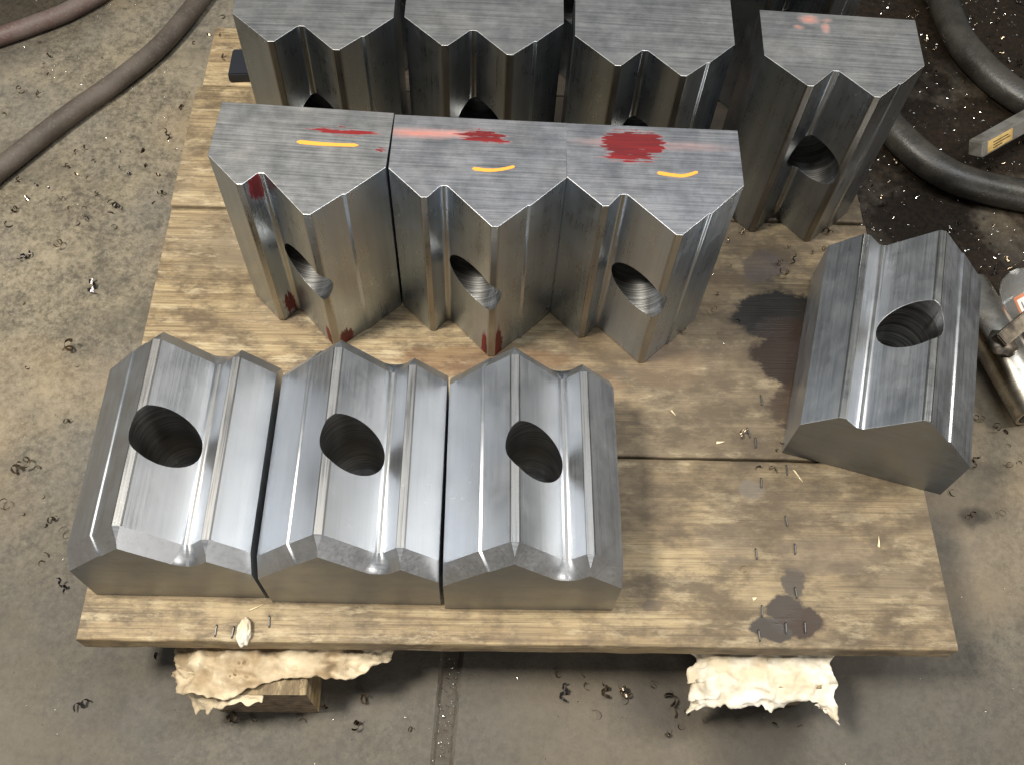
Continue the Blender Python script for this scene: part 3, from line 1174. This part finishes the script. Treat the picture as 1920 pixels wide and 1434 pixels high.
CHIP = []
for k, c_ in enumerate(((.20, .15, .10), (.13, .115, .11), (.34, .27, .20))):
    m = NT('chip_steel')
    m.set(Base_Color=c_, Metallic=1.0, Roughness=.25)
    CHIP.append(m.m)
CHIPS = [chip_mesh(i) for i in range(24)]


def chips(pts, z, label, group, lo=.8, hi=1.3):
    for x, y in pts:
        o = bpy.data.objects.new('steel_chip', random.choice(CHIPS))
        COL.objects.link(o)
        o.location = (x, y, z + .0003)
        o.rotation_euler = (0, 0, random.uniform(0, 6.28))
        k = random.uniform(lo, hi)
        o.scale = (k, k, k)
        tag(o, label, 'metal chip', group)


LEFT = [(-0.7221, 0.7029), (-0.698, 0.6769), (-0.7022, 0.6624), (-0.6228, 0.6814), (-0.6897, 0.6412), (-0.716, 0.603), (-0.6925, 0.6023), (-0.6244, 0.6174), (-0.7264, 0.5623), (-0.691, 0.5155), (-0.5237, 0.5644), (-0.4945, 0.5416), (-0.4899, 0.598), (-0.4843, 0.6264), (-0.4694, 0.7839), (-0.5013, 0.7259), (-0.4833, 0.7446), (-0.6001, 0.5109), (-0.5836, 0.4905), (-0.6149, 0.4762), (-0.6003, 0.4655), (-0.6114, 0.5021), (-0.5515, 0.5089), (-0.5229, 0.5136), (-0.5459, 0.4819), (-0.5302, 0.4712), (-0.5122, 0.488), (-0.4931, 0.4748), (-0.5839, 0.4606), (-0.6289, 0.4388), (-0.6451, 0.4409), (-0.6717, 0.4467), (-0.6501, 0.4178), (-0.6602, 0.3964), (-0.606, 0.4211), (-0.5926, 0.4062), (-0.5743, 0.4106), (-0.5337, 0.4162), (-0.5371, 0.4052), (-0.4873, 0.4277), (-0.4786, 0.4412), (-0.5638, 0.4341), (-0.5677, 0.3944), (-0.5652, 0.3929), (-0.5264, 0.3833), (-0.5286, 0.2875), (-0.6243, 0.3249), (-0.6068, 0.2574), (-0.5297, 0.1979), (-0.5169, 0.1752), (-0.5746, 0.1681), (-0.5861, 0.3452), (-0.6627, 0.3734), (-0.5745, 0.3841), (-0.5062, 0.1025), (-0.5433, 0.0389), (-0.5347, 0.0442), (-0.523, 0.0432), (-0.5073, 0.0089), (-0.5433, -0.0048), (-0.5224, -0.0132), (-0.4945, -0.024), (-0.4884, -0.0167), (-0.4692, -0.0325), (-0.4838, -0.0561), (-0.4875, -0.0647), (-0.4559, -0.0888)]
FRONT = [(-0.3414, -0.1539), (-0.4031, -0.2066), (-0.2523, -0.2097), (-0.2314, -0.2093), (-0.1827, -0.2058), (-0.1624, -0.1916), (-0.1239, -0.181), (-0.1277, -0.2077), (-0.0743, -0.2065), (0.0704, -0.1431), (0.0969, -0.1423), (0.0777, -0.1603), (0.0999, -0.1523), (0.1198, -0.1562), (0.1385, -0.156), (0.1407, -0.1638), (0.1687, -0.1463), (0.1868, -0.1552), (0.1856, -0.1616), (0.2026, -0.1715), (0.192, -0.1738), (0.1126, -0.1794), (0.1852, -0.1914), (0.1966, -0.186), (0.183, -0.1946), (0.2221, -0.178), (0.3189, -0.1759), (0.2943, -0.1766)]
RIGHT = [(0.5318, 0.0673), (0.5661, 0.0719), (0.5942, 0.1611), (0.5893, 0.1344), (0.6023, 0.1402), (0.5815, 0.1819), (0.5944, 0.1794), (0.5154, 0.0948), (0.5473, 0.1344), (0.5584, 0.1929), (0.5646, 0.192), (0.5831, 0.1842), (0.5938, 0.1794), (0.6115, 0.1951)]
PALLET = [(-0.3941, 0.5638), (-0.4063, 0.6023), (0.255, 0.3447), (0.2384, 0.3355), (0.2388, 0.3301), (0.2397, 0.2962), (0.2882, 0.3603), (0.3018, 0.3576), (0.3078, 0.3288), (0.295, 0.3042), (0.3111, 0.3086), (0.2981, 0.2881), (0.3351, 0.3236), (0.3261, 0.342), (0.2161, 0.2318), (0.2434, 0.2216), (0.183, 0.2032), (0.2229, 0.2559), (0.3545, 0.3539), (0.3485, 0.3294), (0.2416, 0.0831), (0.256, 0.0476), (0.2699, 0.0458), (0.2819, 0.0773), (0.2874, 0.0856), (0.2758, 0.0689), (0.2342, -0.0613)]
chips(LEFT, FZ, 'small curled steel chip on the bare concrete left of the pallet', 'chips left of the pallet', .65, 1.6)
chips(FRONT, FZ, 'small curled steel chip on the concrete in front of the pallet', 'chips in front of the pallet', .7, 1.6)
chips(RIGHT, FZ, 'small curled steel chip on the concrete right of the askew block', 'chips right of the pallet', .8, 1.3)
chips(PALLET, 0, 'small curled steel chip lying on the pallet planks', 'chips on the pallet', .7, 1.2)
TOP = []
while len(TOP) < 140:
    x, y = random.uniform(.45, .80), random.uniform(.40, .95)
    if x < .455 + max(0, (y - .55)) * .35 or x > .66 + (y - .45) * .25:
        continue
    if noise.noise(Vector((x * 9, y * 9, 3))) < random.uniform(-.35, .35):
        continue
    TOP.append((x, y))
chips(TOP, FZ, 'small curled steel chip in the oily patch behind the right side', 'chips in the oily patch', .5, 1.05)

# ------------------------------------------------------------------ tiny flakes (uncountable)


def flakes(name, spots, z, mat, label, smin, smax):
    bm = bmesh.new()
    for x, y in spots:
        a = random.uniform(0, 6.28)
        l_, w_ = random.uniform(smin, smax) * (1 if x > .43 and y > .38 else .6), random.uniform(.25, .5)
        d = Vector((math.cos(a), math.sin(a), 0)) * l_
        e = Vector((-math.sin(a), math.cos(a), 0)) * l_ * w_
        up = random.uniform(.2, .9) * l_
        p = Vector((x, y, z + .0002))
        q = [p - d - e, p + d * .9 - e * .6, p + d + e + Vector((0, 0, up)), p - d * .8 + e * .8 + Vector((0, 0, up * .6))]
        bm.faces.new([bm.verts.new(v_) for v_ in q])
    me = bpy.data.meshes.new(name)
    bm.to_mesh(me)
    bm.free()
    o = link(name, me, mat)
    return tag(o, label, 'metal flakes', None, 'stuff')


m = NT('bright_flake')
m.set(Base_Color=(.75, .72, .66), Metallic=1.0, Roughness=.22)
FL = m.m
sp = []
while len(sp) < 2400:
    x, y = random.uniform(-.8, .8), random.uniform(-.26, .95)
    dens = .10 + (.95 if x > .45 and y > .38 else 0) + (.35 if x < -.45 and y > .38 else 0)
    if random.random() < dens:
        px, py = to_pallet(x, y)
        if -.01 < px < .81 and -.0 < py < .80:
            continue
        sp.append((x, y))
for k in range(140):
    sp.append((-.040 + random.gauss(0, .005), random.uniform(-.26, -.13)))
flakes('steel_flakes', sp, FZ, FL, 'tiny bright steel flakes sprinkled over the concrete floor', .0005, .0017)
sp = []
for k in range(260):
    px, py = random.uniform(.02, .79), random.uniform(.01, .78)
    v_ = Vector((px, py, 0))
    v_.rotate(Matrix.Rotation(TH, 3, 'Z'))
    if px < .45 and random.random() < .6:
        continue
    sp.append((v_.x + PO.x, v_.y + PO.y))
flakes('pallet_flakes', sp, 0, FL, 'tiny bright flakes sprinkled over the pallet planks', .0003, .0009)

# ------------------------------------------------------------------ splinters
m = NT('fresh_splinter')
m.set(Base_Color=(.78, .66, .42), Roughness=.8)
SPL = m.m
for (x, y, l_, w_, a, lb) in (
        (.219, .073, .010, .0028, .2, 'pale triangular wood splinter above the front plank joint'),
        (.370, -.022, .012, .0022, 1.45, 'yellowish wood splinter lying on the right of the front plank'),
        (.245, -.088, .005, .0035, .4, 'white crumb beside the dark stain on the front plank'),
        (.171, .103, .008, .0014, -.9, 'small pale wood splinter right of the front row blocks'),
        (.296, .042, .016, .0011, -1.0, 'long thin wood splinter below the askew block corner'),
        (-.218, -.131, .016, .0011, .5, 'long thin wood splinter near the front edge by the rag tuft')):
    bm = bmesh.new()
    l_, w_ = l_ * .5, w_ * .55
    q = [(-l_, -w_ * .9), (-l_ * .2, -w_ * .7), (l_ * .6, -w_ * .1), (l_, w_ * .15), (-l_ * .3, w_ * .6), (-l_ * .8, w_)]
    lo = [bm.verts.new((u, v_, .0002)) for u, v_ in q]
    hi = [bm.verts.new((u * .9, v_ * .8, .0016)) for u, v_ in q]
    bm.faces.new(lo[::-1])
    bm.faces.new(hi)
    for k in range(6):
        bm.faces.new((lo[k], lo[(k + 1) % 6], hi[(k + 1) % 6], hi[k]))
    o = bm_obj('wood_splinter', bm, SPL)
    o.location = (x, y, 0)
    o.rotation_euler = (0, 0, a)
    tag(o, lb, 'splinter', 'splinters on the pallet')
